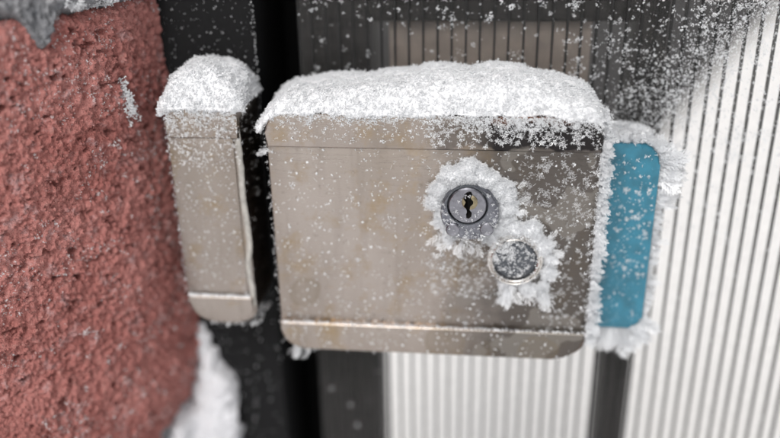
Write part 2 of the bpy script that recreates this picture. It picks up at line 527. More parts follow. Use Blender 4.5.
# ---- rough red brick pillar
PROF = np.array([(-0.330, 0.220), (-0.330, 0.020), (-0.325, -0.098), (-0.300, -0.112), (-0.230, -0.088), (-0.168, -0.050), (-0.1410, -0.0210),
                 (-0.1280, 0.0010), (-0.1212, 0.0240), (-0.1178, 0.0480), (-0.1165, 0.0700), (-0.1560, 0.086), (-0.156, 0.220)])
def resample(P, step_fine, fine_from, fine_to, step_coarse):
    # Catmull-Rom through the profile, then step along it
    pts = []
    for i in range(len(P) - 1):
        p0, p1, p2, p3 = P[max(i - 1, 0)], P[i], P[i + 1], P[min(i + 2, len(P) - 1)]
        for t in np.linspace(0, 1, 40, endpoint=False):
            pts.append(0.5 * ((2 * p1) + (-p0 + p2) * t + (2 * p0 - 5 * p1 + 4 * p2 - p3) * t ** 2 + (-p0 + 3 * p1 - 3 * p2 + p3) * t ** 3))
    pts.append(P[-1]); pts = np.array(pts)
    seg = np.linalg.norm(np.diff(pts, axis=0), axis=1); s = np.concatenate([[0], np.cumsum(seg)])
    i0 = s[40 * fine_from]; i1 = s[40 * fine_to]
    t = np.concatenate([np.arange(0, i0, step_coarse), np.arange(i0, i1, step_fine), np.arange(i1, s[-1], step_coarse), [s[-1]]])
    return np.stack([np.interp(t, s, pts[:, 0]), np.interp(t, s, pts[:, 1])], -1)

prof = resample(PROF, 0.00050, 4, 10, 0.006)
BZ0, BZ1 = -0.1270, 0.0975          # the brick in view
JOINT = 0.012

def brick_surface(zs, off=0.0):
    n, m = len(prof), len(zs)
    P = np.zeros((n, m, 3))
    P[:, :, 0] = prof[:, 0, None]; P[:, :, 1] = prof[:, 1, None]; P[:, :, 2] = zs[None, :]
    nn = np.stack([-np.gradient(prof[:, 1]), np.gradient(prof[:, 0])], -1)
    nn /= np.linalg.norm(nn, axis=1, keepdims=True)
    nn = -nn if (nn[np.argmin(prof[:, 1])][1] > 0) else nn
    return P, nn

def make_brick():
    zs = np.arange(BZ0, BZ1 + 1e-6, 0.00055)
    P, nn = brick_surface(zs)
    Q = P.reshape(-1, 3)
    h = 0.0030 * fbm(Q, 0.045, 2, 3) + 0.0014 * fbm(Q, 0.011, 3, 9) + 0.0014 * (np.abs(fbm(Q, 0.0075, 3, 21, 0.7)) - 0.25) + 0.0009 * vnoise(Q, 0.0024, 33) + 0.0013 * vnoise(Q, 0.0012, 35)
    pit = fbm(Q * np.array([1, 1, 1.5]), 0.0050, 3, 77, 0.6)
    h -= 0.0036 * np.clip(pit - 0.30, 0, 1) / 0.25
    h = h.reshape(P.shape[:2])
    # a shallow ledge and worn edges at top and bottom, the lower right corner broken away
    edge_t = np.clip((zs - (BZ1 - 0.006)) / 0.006, 0, 1) ** 2
    edge_b = np.clip(((BZ0 + 0.010) - zs) / 0.010, 0, 1) ** 2
    h -= 0.004 * edge_t[None, :] + 0.006 * edge_b[None, :]
    corner = np.clip((P[:, :, 0] + 0.150) / 0.03, 0, 1) * np.clip((-0.082 - P[:, :, 2]) / 0.045, 0, 1) ** 1.5
    h -= 0.020 * corner
    P[:, :, 0] += nn[:, None, 0] * h; P[:, :, 1] += nn[:, None, 1] * h
    n, m = P.shape[:2]
    zmid = (BZ0 + BZ1) / 2
    V = P.reshape(-1, 3).copy()
    F = grid_faces(n, m)
    return V, F, zmid

pillar = thing("brick_pillar", "rough red brick pillar with grey mortar joint left of the lock", "brick pillar", (-0.24, 0.06, GZ))
V, F, zmid = make_brick()
base = np.array(wloc(pillar))
me_b = np_mesh("brick", V - np.array([base[0], base[1], zmid]), F)
me_b.flip_normals() if False else None
course = (BZ1 - BZ0) + JOINT
BRICK_PTS = V
for k in range(-4, 3):
    link_mesh("brick", me_b, M_brick, pillar, (0, 0, zmid + k * course - base[2]))
# mortar core set back behind the brick faces
core = prof[::8]
c0 = core.mean(axis=0)
corep = [(x, y) for x, y in core]
bmk = bmesh.new()
inset = 0.004
nrm = np.stack([-np.gradient(core[:, 1]), np.gradient(core[:, 0])], -1); nrm /= np.linalg.norm(nrm, axis=1, keepdims=True)
if nrm[np.argmin(core[:, 1])][1] > 0: nrm = -nrm
ci = core - nrm * 0.0085
vb = [bmk.verts.new((x, y, GZ - 0.05)) for x, y in ci]; vt = [bmk.verts.new((x, y, 0.52)) for x, y in ci]
for i in range(len(ci)):
    j = (i + 1) % len(ci)
    bmk.faces.new((vb[i], vb[j], vt[j], vt[i]))
bmk.faces.new(vt)
bm_obj("mortar_core", bmk, M_mortar, pillar)

def make_mortar():
    """bed joint smeared over the top edge of the brick"""
    zs = np.arange(BZ1 - 0.018, BZ1 + JOINT + 0.006, 0.0007)
    P, nn = brick_surface(zs)
    Q = P.reshape(-1, 3)
    lump = fbm(Q, 0.011, 4, 41, 0.6); fine = fbm(Q, 0.0034, 3, 52, 0.7)
    lump = lump.reshape(P.shape[:2]); fine = fine.reshape(P.shape[:2])
    zb = BZ1 + 0.0008 + 0.0022 * lump[:, :1] + 0.0010 * fine[:, :1] + 0.004 * np.clip((-0.125 - P[:, :1, 0]) / 0.03, 0, 1)
    # one tongue of mortar hanging down
    tongue = np.exp(-((P[:, :1, 0] + 0.1425) / 0.0032) ** 2)
    zb = zb - 0.0145 * tongue
    d = P[:, :, 2] - zb
    h = -0.006 + 0.0075 * np.clip(d / 0.004 + 0.8, 0, 1) + 0.0036 * fine + 0.0026 * lump
    h -= 0.0075 * np.clip((P[:, :, 2] - (BZ1 + JOINT - 0.003)) / 0.004, 0, 1)
    P[:, :, 0] += nn[:, None, 0] * h; P[:, :, 1] += nn[:, None, 1] * h
    n, m = P.shape[:2]
    return P.reshape(-1, 3), grid_faces(n, m)
Vm, Fm = make_mortar()
zmm = BZ1 + JOINT / 2
me_m = np_mesh("mortar_joint", Vm - np.array([base[0], base[1], zmm]), Fm)
for k in range(-5, 2):
    link_mesh("mortar_joint", me_m, M_mortar, pillar, (0, 0, zmm + k * course - base[2]))

# ================================================================== LOCK
LX, LZ0, LZ1 = 0.0670, -0.0542, 0.0556
lock = thing("rim_lock", "stainless steel rim lock box with round key cylinder, capped in snow", "lock", (0, 0.0, LZ0))
GT, GB = 0.0412, -0.0408        # groove lines
bm_obj("case", prism_y(rounded_rect(-LX, LX, LZ0, LZ1, (0.010, 0.010, 0.008, 0.008)), 0.0006, 0.0372, 0.0006), M_case, lock)
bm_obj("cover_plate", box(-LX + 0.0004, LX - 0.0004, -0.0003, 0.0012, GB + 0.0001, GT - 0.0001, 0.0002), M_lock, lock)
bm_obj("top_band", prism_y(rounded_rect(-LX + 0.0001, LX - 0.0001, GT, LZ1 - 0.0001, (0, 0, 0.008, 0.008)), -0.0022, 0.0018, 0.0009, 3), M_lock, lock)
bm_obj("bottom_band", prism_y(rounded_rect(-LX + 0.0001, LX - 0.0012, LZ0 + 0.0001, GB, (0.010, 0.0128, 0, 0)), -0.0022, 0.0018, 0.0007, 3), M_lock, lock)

CX, CZ, CR = 0.0160, 0.0170, 0.0117
cyl = bm_obj("cylinder", lathe_y([(0, -0.0092), (CR - 0.0014, -0.0092), (CR - 0.0004, -0.0088), (CR, -0.0080), (CR, 0.0008)], CX, CZ), M_cyl, lock)
# key plug with a keyhole cut into it
PXc, PZc, PR = 0.0151, 0.0211, 0.0079
def keyhole_outline(cx, cz):
    right = [(0.0000, 0.0052), (0.0011, 0.0050), (0.0016, 0.0038), (0.0010, 0.0026), (0.0019, 0.0014), (0.0020, 0.0002), (0.0008, -0.0010),
             (0.0006, -0.0028), (0.0015, -0.0040), (0.0014, -0.0056), (0.0004, -0.0066)]
    left = [(-0.0006, -0.0064), (-0.0008, -0.0048), (-0.0004, -0.0036), (-0.0009, -0.0022), (-0.0017, -0.0008), (-0.0010, 0.0008), (-0.0019, 0.0022), (-0.0014, 0.0040)]
    return [(cx + x, cz + z) for x, z in right + left]
def cut(o, bm_c, name, mat_inner):
    me = bpy.data.meshes.new("cutter"); bmesh.ops.recalc_face_normals(bm_c, faces=bm_c.faces); bm_c.to_mesh(me); bm_c.free()
    c = bpy.data.objects.new("cutter", me); COL.objects.link(c)
    c.parent = o.parent; c.location = -wloc(o.parent)
    me.materials.append(mat_inner)
    md = o.modifiers.new("cut", 'BOOLEAN'); md.operation = 'DIFFERENCE'; md.object = c; md.solver = 'EXACT'
    try: md.material_mode = 'TRANSFER'
    except Exception: pass
    bpy.context.view_layer.update()
    dg = bpy.context.evaluated_depsgraph_get()
    new = bpy.data.meshes.new_from_object(o.evaluated_get(dg))
    o.modifiers.clear(); o.data = new
    bpy.data.objects.remove(c)
plug = bm_obj("key_plug", lathe_y([(0, -0.0106), (PR - 0.0008, -0.0106), (PR, -0.0098), (PR, -0.0086)], PXc, PZc), M_plug, cyl)
plug_ring = bm_obj("plug_ring", lathe_y([(PR + 0.0001, -0.0100), (PR + 0.0002, -0.0104), (PR + 0.0004, -0.0104), (PR + 0.0005, -0.0100), (PR + 0.0005, -0.0088), (PR + 0.0001, -0.0088)], PXc, PZc, cap=False), M_button, cyl)
ros = bm_obj("keyway_rosette", lathe_y([(0, -0.0118), (0.0026, -0.0114), (0.0031, -0.0110), (0.0031, -0.0090)], PXc + 0.0009, PZc + 0.0018), M_brass, cyl)
kh = keyhole_outline(PXc + 0.0003, PZc + 0.0012)
cut(plug, prism_y(kh, -0.020, -0.0020), "key_plug", M_keyhole)
cut(ros, prism_y(kh, -0.020, -0.0020), "keyway_rosette", M_keyhole)
cut(cyl, prism_y(kh, -0.020, -0.0020), "cylinder", M_keyhole)
for dx, dz in ((-0.0066, -0.0068), (0.0070, -0.0062)):
    bm_obj("pin_cap", lathe_y([(0, -0.0100), (0.0016, -0.0099), (0.0024, -0.0102), (0.0028, -0.0098), (0.0028, -0.0088)], CX + dx, CZ + dz, 28), M_plug, cyl)
# release button
BX, BZ = 0.0350, -0.0058
bt = bm_obj("button_ring", lathe_y([(0.0090, -0.0026), (0.0092, -0.0040), (0.0096, -0.0044), (0.0100, -0.0040), (0.0101, -0.0028), (0.0106, -0.0027), (0.0108, -0.0036), (0.0112, -0.0038), (0.0116, -0.0033), (0.0117, 0.0002)], BX, BZ, cap=False), M_chrome, lock)
bm_obj("button_cap", lathe_y([(0, -0.0034), (0.0055, -0.0033), (0.0080, -0.0030), (0.0090, -0.0024), (0.0091, 0.0002)], BX, BZ), M_button, bt)

# ---- strike box on the post
SX0, SX1, SZ0, SZ1 = -0.1100, -0.0790, -0.0450, 0.0560
strike = thing("strike_box", "narrow stainless steel strike box beside the brick pillar, snow on top", "strike box", (-0.094, 0.0, SZ0))
SY = 0.0030
bm_obj("case", prism_y(rounded_rect(SX0, SX1, SZ0, SZ1, (0.010, 0.007, 0.005, 0.006)), SY + 0.0006, 0.0338, 0.0007), M_strike, strike)
bm_obj("cover_plate", box(SX0 + 0.0004, SX1 - 0.0030, SY - 0.0004, SY + 0.0012, -0.0310, 0.0428, 0.0002), M_strike, strike)
bm_obj("top_band", prism_y(rounded_rect(SX0 + 0.0002, SX1 - 0.0002, 0.0430, SZ1 - 0.0001, (0, 0, 0.005, 0.006)), SY - 0.0014, SY + 0.0018, 0.0007), M_strike, strike)
bm_obj("bottom_band", prism_y(rounded_rect(SX0 + 0.0008, SX1 - 0.0008, SZ0 + 0.0008, -0.0312, (0.0105, 0.0075, 0, 0)), SY - 0.0018, SY + 0.0018, 0.0007), M_strike, strike)
# wavy lip of film along the right front edge
def film_lip():
    n, m = 140, 7
    zs = np.linspace(0.047, -0.036, n)
    P = np.zeros((n, m, 3))
    q = np.stack([zs, zs * 0, zs * 0], -1)
    w = 0.0016 * fbm(q, 0.018, 3, 5) + 0.0005 * fbm(q, 0.004, 2, 8)
    for j in range(m):
        a = math.pi * (j / (m - 1))
        P[:, j, 0] = SX1 - 0.0012 + w * 0.8 - 0.0013 * math.cos(a)
        P[:, j, 1] = SY + 0.0004 - 0.0007 * math.sin(a) - 0.15 * np.abs(w)
        P[:, j, 2] = zs
    me = np_mesh("film_lip", P.reshape(-1, 3) - np.array(wloc(strike)), grid_faces(n, m))
    return link_mesh("film_lip", me, M_bead, strike)
film_lip()

# ---- blue plate peeking out behind the lock's right edge
blue = thing("blue_guard_plate", "blue plastic plate fringed with frost at the lock's right edge", "plate", (0.080, 0.025, -0.045))
bm_obj("plate_body", prism_y(rounded_rect(0.0672, 0.0928, -0.0470, 0.0395, (0.0015, 0.005, 0.009, 0.0015)), 0.0150, 0.0385, 0.0022, 4), M_blue, blue)

# ================================================================== SNOW AND FROST
def tri_template_star(r, arms, branches, flat=0.0):
    V, F = [], []
    for k in range(arms):
        a = 2 * math.pi * (k + r.uniform(-0.25, 0.25)) / arms
        el = r.uniform(0.05, 1.1) * (1 - flat)
        d = np.array([math.cos(a) * math.cos(el), math.sin(a) * math.cos(el), math.sin(el)])
        L = r.uniform(0.6, 1.0)
        side = np.cross(d, [0.3 * r.uniform(-1, 1), 0.3 * r.uniform(-1, 1), 1]); side /= np.linalg.norm(side)
        def blade(o, dd, l, w, sd):
            i = len(V)
            V.extend([o, o + dd * l * 0.45 + sd * w, o + dd * l, o + dd * l * 0.45 - sd * w])
            F.extend([(i, i + 1, i + 2), (i, i + 2, i + 3)])
        blade(np.zeros(3), d, L, 0.075, side)
        for b in range(branches):
            t = 0.35 + 0.45 * b / max(1, branches - 1) if branches > 1 else 0.5
            for s in (-1, 1):
                dd = d * 0.5 + side * s * 0.87
                sd2 = np.cross(dd, np.cross(d, side)); sd2 /= np.linalg.norm(sd2)
                blade(d * L * t, dd, L * (0.42 - 0.2 * t) * r.uniform(0.6, 1.2), 0.042, sd2)
    return np.array(V), np.array(F)

def tri_template_feather(r, n=7):
    """a hoar-frost fern leaf growing along +Z"""
    V, F = [], []
    def blade(o, dd, l, w, sd):
        i = len(V)
        V.extend([o, o + dd * l * 0.4 + sd * w, o + dd * l, o + dd * l * 0.4 - sd * w])
        F.extend([(i, i + 1, i + 2), (i, i + 2, i + 3)])
    bend = r.uniform(-0.25, 0.25)
    prev = np.zeros(3); d = np.array([0., 0., 1.])
    for k in range(n):
        d = np.array([math.sin(bend * k / n), 0.12 * math.sin(k), math.cos(bend * k / n)]); d /= np.linalg.norm(d)
        side = np.array([d[2], 0, -d[0]])
        step = 1.0 / n
        blade(prev, d, step * 1.6, 0.022, side)
        ll = 0.42 * math.sin(math.pi * (0.12 + 0.83 * (k + 0.5) / n)) * r.uniform(0.7, 1.15)
        for s in (-1, 1):
            tw = np.array([0, r.uniform(-0.6, 0.6), 0])
            dd = d * 0.62 + side * s * 0.78 + tw; dd /= np.linalg.norm(dd)
            sd = np.cross(dd, [0, 1, 0]); sd /= np.linalg.norm(sd)
            blade(prev, dd, ll, 0.026, sd)
            blade(prev + dd * ll * 0.45, (dd * 0.5 + d * 0.8), ll * 0.5, 0.018, sd)
            blade(prev + dd * ll * 0.3, (d * 0.9 - side * s * 0.1), ll * 0.4, 0.016, sd)
        prev = prev + d * step
    return np.array(V), np.array(F)

def tri_template_grain(r):
    bm = bmesh.new(); bmesh.ops.create_icosphere(bm, subdivisions=1, radius=0.5)
    V = np.array([v.co[:] for v in bm.verts]); F = np.array([[v.index for v in f.verts] for f in bm.faces]); bm.free()
    V *= (1 + np.array([r.uniform(-0.35, 0.35) for _ in V]))[:, None]
    V *= np.array([r.uniform(0.6, 1.2), r.uniform(0.6, 1.2), r.uniform(0.5, 1.0)])
    return V, F

rr = random.Random(3)
T_STAR = [tri_template_star(rr, rr.choice((5, 6, 7)), rr.choice((1, 2))) for _ in range(10)]
def tri_template_urchin(r, arms):
    V, F = [], []
    for k in range(arms):
        d = np.array([r.gauss(0, 1), r.gauss(0, 1), abs(r.gauss(0, 1)) * 0.8]); d /= np.linalg.norm(d)
        sd = np.cross(d, [r.uniform(-1, 1), r.uniform(-1, 1), r.uniform(-1, 1)]); sd /= np.linalg.norm(sd)
        L = r.uniform(0.5, 1.0); i = len(V)
        V.extend([np.zeros(3), d * L * 0.4 + sd * 0.05, d * L, d * L * 0.4 - sd * 0.05]); F.extend([(i, i + 1, i + 2), (i, i + 2, i + 3)])
    return np.array(V), np.array(F)
T_URCHIN = [tri_template_urchin(rr, 10) for _ in range(8)]
def tri_template_clump(r):
    V, F, o = [], [], 0
    for _ in range(r.choice((3, 4, 5))):
        v, f = tri_template_grain(r)
        v = v * r.uniform(0.3, 0.6) + np.array([r.gauss(0, 0.3), r.gauss(0, 0.3), abs(r.gauss(0, 0.12))])
        V.append(v); F.append(f + o); o += len(v)
    return np.concatenate(V), np.concatenate(F)
T_CLUMP = [tri_template_clump(rr) for _ in range(8)]
T_MIX = T_URCHIN[:5] + T_CLUMP[:5] + T_STAR[:4]
T_FLAT = [tri_template_star(rr, 6, 2, 0.85) for _ in range(8)]
T_FEATHER = [tri_template_feather(rr, rr.choice((8, 9, 10))) for _ in range(10)]
T_GRAIN = [tri_template_grain(rr) for _ in range(8)]

def scatter_arrays(P, Nn, S, templates, lean=0.3):
    """copies of small templates at P, +Z along Nn (plus random lean)"""
    P = np.asarray(P, float); Nn = np.asarray(Nn, float); S = np.asarray(S, float)
    if len(P) == 0: return np.zeros((0, 3)), np.zeros((0, 3), int)
    z = Nn + lean * rng.normal(size=Nn.shape)
    z /= np.linalg.norm(z, axis=1, keepdims=True) + 1e-9
    t = rng.normal(size=z.shape)
    x = np.cross(t, z); x /= np.linalg.norm(x, axis=1, keepdims=True) + 1e-9
    y = np.cross(z, x)
    pick = rng.integers(0, len(templates), len(P))
    VV, FF, off = [], [], 0
    for k, (TV, TF) in enumerate(templates):
        i = np.where(pick == k)[0]
        if len(i) == 0: continue
        v = (TV[None, :, 0, None] * x[i][:, None, :] + TV[None, :, 1, None] * y[i][:, None, :] + TV[None, :, 2, None] * z[i][:, None, :]) * S[i][:, None, None] + P[i][:, None, :]
        f = TF[None] + (np.arange(len(i)) * len(TV))[:, None, None] + off
        VV.append(v.reshape(-1, 3)); FF.append(f.reshape(-1, 3)); off += len(i) * len(TV)
    return np.concatenate(VV), np.concatenate(FF)

def join_arrays(parts):
    VV, FF, o = [], [], 0
    for V, F in parts:
        if len(V) == 0: continue
        if F.shape[1] == 4: F = np.concatenate([F[:, [0, 1, 2]], F[:, [0, 2, 3]]])
        VV.append(V); FF.append(F + o); o += len(V)
    return np.concatenate(VV), np.concatenate(FF)

def snow_object(name, label, cat, body=None, crystals=None, mats=(None, None), group=None):
    """one snow mass: body surface + crystals, a single mesh with two material slots"""
    parts, mi, sm = [], [], []
    for k, lst in enumerate((body or [], crystals or [])):
        for V, F in lst:
            if len(V) == 0: continue
            if F.shape[1] == 4: F = np.concatenate([F[:, [0, 1, 2]], F[:, [0, 2, 3]]])
            parts.append((V, F)); mi.append(np.full(len(F), k)); sm.append(np.full(len(F), k == 0))
    V, F = join_arrays(parts)
    c = V.mean(axis=0); c[2] = V[:, 2].min()
    me = np_mesh(name, V - c, F)
    me.materials.append(mats[0] or M_snow); me.materials.append(mats[1] or M_frost)
    me.polygons.foreach_set("material_index", np.concatenate(mi).astype(np.int32))
    me.polygons.foreach_set("use_smooth", np.concatenate(sm))
    o = link_mesh(name, me, None); o.location = c
    return tag(o, label, cat, group, "stuff")

def cap_surface(xs, ridge, y0, y1, z0, droop_f, droop_b, ends, seed, nt=70):
    """snow lying on a box top: cross-section from front lip over the ridge to the back lip"""
    n = len(xs)
    th = np.linspace(-0.16, 1.05, nt) * math.pi
    yc, a = (y0 + y1) / 2, (y1 - y0) / 2
    P = np.zeros((n, nt, 3))
    H = np.interp(xs, ridge[:, 0], ridge[:, 1])
    c, s = np.cos(th), np.sin(th)
    py = -np.sign(c) * np.abs(c) ** 0.62
    pzv = np.sign(s) * np.abs(s) ** 0.85
    e = np.clip(np.interp(xs, ends[:, 0], ends[:, 1]), 0.02, 1)
    P[:, :, 0] = xs[:, None]
    P[:, :, 1] = yc + a * py[None, :] * (0.55 + 0.45 * e[:, None] ** 0.5)
    up = np.maximum(pzv, 0)[None, :] * (H[:, None])
    q = np.stack([xs, xs * 0 + seed, xs * 0], -1)
    dr = droop_f * np.clip(1 + 2.2 * fbm(q, 0.009, 4, seed, 0.65), 0.25, 3)
    down = np.minimum(pzv, 0)[None, :] / 0.5 * np.where(c > 0, 1, 0.4)[None, :] * dr[:, None]
    P[:, :, 2] = z0 + up + down
    return P

def displace_grid(P, amps, seed):
    nn = grid_normals(P)
    Q = P.reshape(-1, 3)
    h = 0
    for k, (amp, sc) in enumerate(amps):
        h = h + amp * fbm(Q, sc, 3, seed + k * 13)
    P = P + nn * h.reshape(P.shape[:2])[..., None]
    return P, grid_normals(P)

def sample_grid(P, nn, count, weight=None):
    n, m = P.shape[:2]
    du = np.linalg.norm(np.cross(np.gradient(P, axis=0), np.gradient(P, axis=1)), axis=-1)
    w = du if weight is None else du * weight
    w = w.ravel(); w = w / w.sum()
    i = rng.choice(n * m, count, p=w)
    p = P.reshape(-1, 3)[i] + rng.normal(size=(count, 3)) * 0.0002
    return p, nn.reshape(-1, 3)[i]

def orient_up(nn, ref):
    if (nn.reshape(-1, 3) @ np.array(ref)).mean() < 0: return -nn
    return nn

# ---- cap on the lock
def lock_cap():
    xs = np.arange(-0.0705, 0.0705, 0.0005)
    ridge = np.array([(-0.0705, 0.0012), (-0.066, 0.0035), (-0.056, 0.0066), (-0.035, 0.0088), (-0.014, 0.0112), (0.002, 0.0128), (0.018, 0.0138),
                      (0.030, 0.0132), (0.040, 0.0112), (0.051, 0.0082), (0.060, 0.0056), (0.066, 0.0032), (0.0705, 0.0010)])
    ends = np.array([(-0.0705, 0.3), (-0.064, 1), (0.064, 1), (0.0705, 0.3)])
    P = cap_surface(xs, ridge, -0.0028, 0.0385, 0.0560, 0.0013, 0.002, ends, 4)
    # the snow follows the rounded shoulders of the case
    sh = np.clip((np.abs(P[:, :, 0]) - 0.059) / 0.0115, 0, 1)
    P[:, :, 2] -= 0.0085 * sh ** 2
    P, nn = displace_grid(P, ((0.0022, 0.014), (0.0011, 0.0045), (0.0005, 0.0016)), 31)
    nn = orient_up(nn, (0, 0, 1))
    F = grid_faces(*P.shape[:2])
    if nn.reshape(-1, 3)[0] is None: pass
    cr = []
    p, n_ = sample_grid(P, nn, 20000); cr.append(scatter_arrays(p, n_, rng.uniform(0.0003, 0.0010, len(p)), T_GRAIN, 0.5))
    p, n_ = sample_grid(P, nn, 5000); cr.append(scatter_arrays(p, n_, rng.uniform(0.0005, 0.0012, len(p)), T_URCHIN, 0.4))
    p, n_ = sample_grid(P, nn, 900); cr.append(scatter_arrays(p, n_, rng.uniform(0.0012, 0.0024, len(p)), T_URCHIN, 0.5))
    p, n_ = sample_grid(P, nn, 2200); cr.append(scatter_arrays(p, n_, rng.uniform(0.0008, 0.0022, len(p)), T_CLUMP, 0.6))
    return [(P.reshape(-1, 3), F)], cr
b_, c_ = lock_cap()
# loose crystals clinging below the lip of the cap, on the upper band
def band_points(n, x0, x1, z0, z1, y, power=1.5):
    x = rng.uniform(x0, x1, n); t = rng.uniform(0, 1, n) ** power
    return np.stack([x, np.full(n, y), z1 - t * (z1 - z0)], -1)
FRONT = np.array([0, -1.0, 0])
for _ in range(46):     # ragged tufts where the cap breaks over the front edge
    x0 = rng.uniform(-0.062, 0.066) if rng.uniform() < 0.4 else rng.uniform(0.0, 0.066)
    n = rng.integers(12, 34)
    zz = 0.0552 - np.abs(rng.normal(0, 0.0022 + 0.0012 * (x0 > 0), n))
    p = np.stack([x0 + rng.normal(0, 0.0017, n), np.full(n, -0.0024), zz], -1)
    c_.append(scatter_arrays(p, np.tile(FRONT, (n, 1)), rng.uniform(0.0005, 0.0016, n), T_MIX, 0.4))
p = band_points(1300, -0.064, 0.066, 0.044, 0.0552, -0.0023, 2.2)
c_.append(scatter_arrays(p, np.tile(FRONT, (len(p), 1)), 0.0004 + 0.0011 * rng.uniform(0, 1, len(p)) ** 2, T_MIX, 0.4))
p = band_points(110, 0.000, 0.066, 0.043, 0.0552, -0.0024, 1.1)
c_.append(scatter_arrays(p, np.tile(FRONT, (len(p), 1)), rng.uniform(0.0009, 0.0026, len(p)), T_FLAT, 0.35))
snow_object("snow_cap", "thick white granular snow lying along the top of the lock", "snow", b_, c_)

# ---- cap on the strike box
def strike_cap():
    xs = np.arange(-0.1125, -0.0760, 0.0005)
    ridge = np.array([(-0.1125, 0.001), (-0.110, 0.0070), (-0.106, 0.0118), (-0.100, 0.0150), (-0.095, 0.0160), (-0.088, 0.0152), (-0.082, 0.0126), (-0.078, 0.0075), (-0.0760, 0.001)])
    ends = np.array([(-0.1135, 0.25), (-0.108, 1), (-0.081, 1), (-0.0755, 0.25)])
    P = cap_surface(xs, ridge, 0.0006, 0.0345, 0.0560, 0.0024, 0.002, ends, 14)
    P, nn = displace_grid(P, ((0.0020, 0.010), (0.0009, 0.004), (0.0004, 0.0014)), 61)
    nn = orient_up(nn, (0, 0, 1))
    cr = []
    p, n_ = sample_grid(P, nn, 6000); cr.append(scatter_arrays(p, n_, rng.uniform(0.0003, 0.0009, len(p)), T_GRAIN, 0.5))
    p, n_ = sample_grid(P, nn, 2000); cr.append(scatter_arrays(p, n_, rng.uniform(0.0005, 0.0012, len(p)), T_URCHIN, 0.4))
    p, n_ = sample_grid(P, nn, 400); cr.append(scatter_arrays(p, n_, rng.uniform(0.0012, 0.0024, len(p)), T_URCHIN, 0.5))
    p, n_ = sample_grid(P, nn, 900); cr.append(scatter_arrays(p, n_, rng.uniform(0.0008, 0.0022, len(p)), T_CLUMP, 0.6))
    p = band_points(420, SX0 + 0.0005, SX1, 0.044, 0.0560, SY - 0.0016, 2.4)
    cr.append(scatter_arrays(p, np.tile(FRONT, (len(p), 1)), rng.uniform(0.0006, 0.0016, len(p)), T_MIX, 0.4))
    p = band_points(480, SX0 + 0.0005, SX1, 0.030, 0.0555, SY - 0.0016, 1.6)
    cr.append(scatter_arrays(p, np.tile(FRONT, (len(p), 1)), rng.uniform(0.0005, 0.0014, len(p)), T_STAR, 0.4))
    return [(P.reshape(-1, 3), grid_faces(*P.shape[:2]))], cr
b_, c_ = strike_cap()
snow_object("snow_cap", "rounded heap of snow on top of the narrow strike box", "snow", b_, c_)

# ---- heightfield snow on the front face
def face_patch(blobs, y_face, step=0.00045, seed=1, holes=(), cut_h=0.0003):
    B = np.array(blobs)
    x0, x1 = B[:, 0].min() - 0.012, B[:, 0].max() + 0.012; z0, z1 = B[:, 1].min() - 0.012, B[:, 1].max() + 0.012
    xs, zs = np.arange(x0, x1, step), np.arange(z0, z1, step)
    X, Z = np.meshgrid(xs, zs, indexing='ij')
    Q = np.stack([X, np.zeros_like(X), Z], -1).reshape(-1, 3)
    wx = (0.0038 * fbm(Q, 0.006, 4, seed, 0.6)).reshape(X.shape); wz = (0.0038 * fbm(Q, 0.006, 4, seed + 5, 0.6)).reshape(X.shape)
    H = np.full(X.shape, -1.0)
    for bx_, bz_, br, bh in blobs:
        d2 = ((X + wx - bx_) ** 2 + (Z + wz - bz_) ** 2) / br ** 2
        H = np.maximum(H, bh * np.sqrt(np.clip(1 - d2, 0, 1)) - (d2 > 1) * 1.0)
    for hx, hz, hr in holes:
        d = np.sqrt((X - hx) ** 2 + (Z - hz) ** 2) + 0.0012 * fbm(Q, 0.005, 3, seed + 9).reshape(X.shape)
        H = np.where(d < hr, -1.0, H)
    fine = (0.0010 * fbm(Q, 0.004, 3, seed + 2) + 0.0006 * fbm(Q, 0.0014, 2, seed + 3)).reshape(X.shape)
    ok = H > cut_h
    H2 = np.where(ok, np.maximum(H + fine, 0.0001), -0.0004)
    P = np.stack([X, y_face - H2, Z], -1)
    F = grid_faces(*X.shape)
    keep = ok.ravel()[F].any(axis=1)
    F = F[keep]
    nn = grid_normals(P); nn = orient_up(nn, (0, -1, 0))
    return P, nn, F, ok

def compact(V, F):
    u, inv = np.unique(F, return_inverse=True)
    return V[u], inv.reshape(F.shape)

CYL = [(0.0005, 0.0185, 0.0050, 0.0055), (0.0018, 0.0262, 0.0060, 0.0065), (0.0065, 0.0318, 0.0065, 0.0080), (0.0135, 0.0335, 0.0070, 0.0088),
       (0.0205, 0.0320, 0.0070, 0.0082), (0.0262, 0.0275, 0.0062, 0.0070), (0.0295, 0.0220, 0.0050, 0.0060), (0.0302, 0.0155, 0.0050, 0.0055),
       (0.0290, 0.0090, 0.0055, 0.0052), (0.0245, 0.0045, 0.0050, 0.0046), (0.0028, 0.0110, 0.0042, 0.0042), (0.0060, 0.0050, 0.0038, 0.0036),
       (0.0330, 0.0070, 0.0056, 0.0050), (0.0400, 0.0055, 0.0055, 0.0050), (0.0455, 0.0005, 0.0046, 0.0044), (0.0477, -0.0060, 0.0036, 0.0036),
       (0.0478, -0.0125, 0.0034, 0.0030), (0.0460, -0.0185, 0.0034, 0.0026), (0.0470, -0.0235, 0.0026, 0.0018), (0.0275, 0.0010, 0.0042, 0.0044),
       (0.0330, -0.0195, 0.0030, 0.0022), (0.0400, -0.0190, 0.0032, 0.0022), (0.0310, -0.0235, 0.0022, 0.0014)]
CYL = [(a + (0.0026 if a < 0.010 else 0), b - (0.0028 if b > 0.026 else 0), c * 0.90, d * 0.72) for a, b, c, d in CYL]
holes = ((CX + 0.0002, CZ - 0.0012, CR + 0.0004), (BX - 0.0003, BZ - 0.0008, 0.0112))
P, nn, F, ok = face_patch(CYL, -0.0003, seed=8, holes=holes)
V_, F_s = compact(P.reshape(-1, 3), F)
w = ok.astype(float)
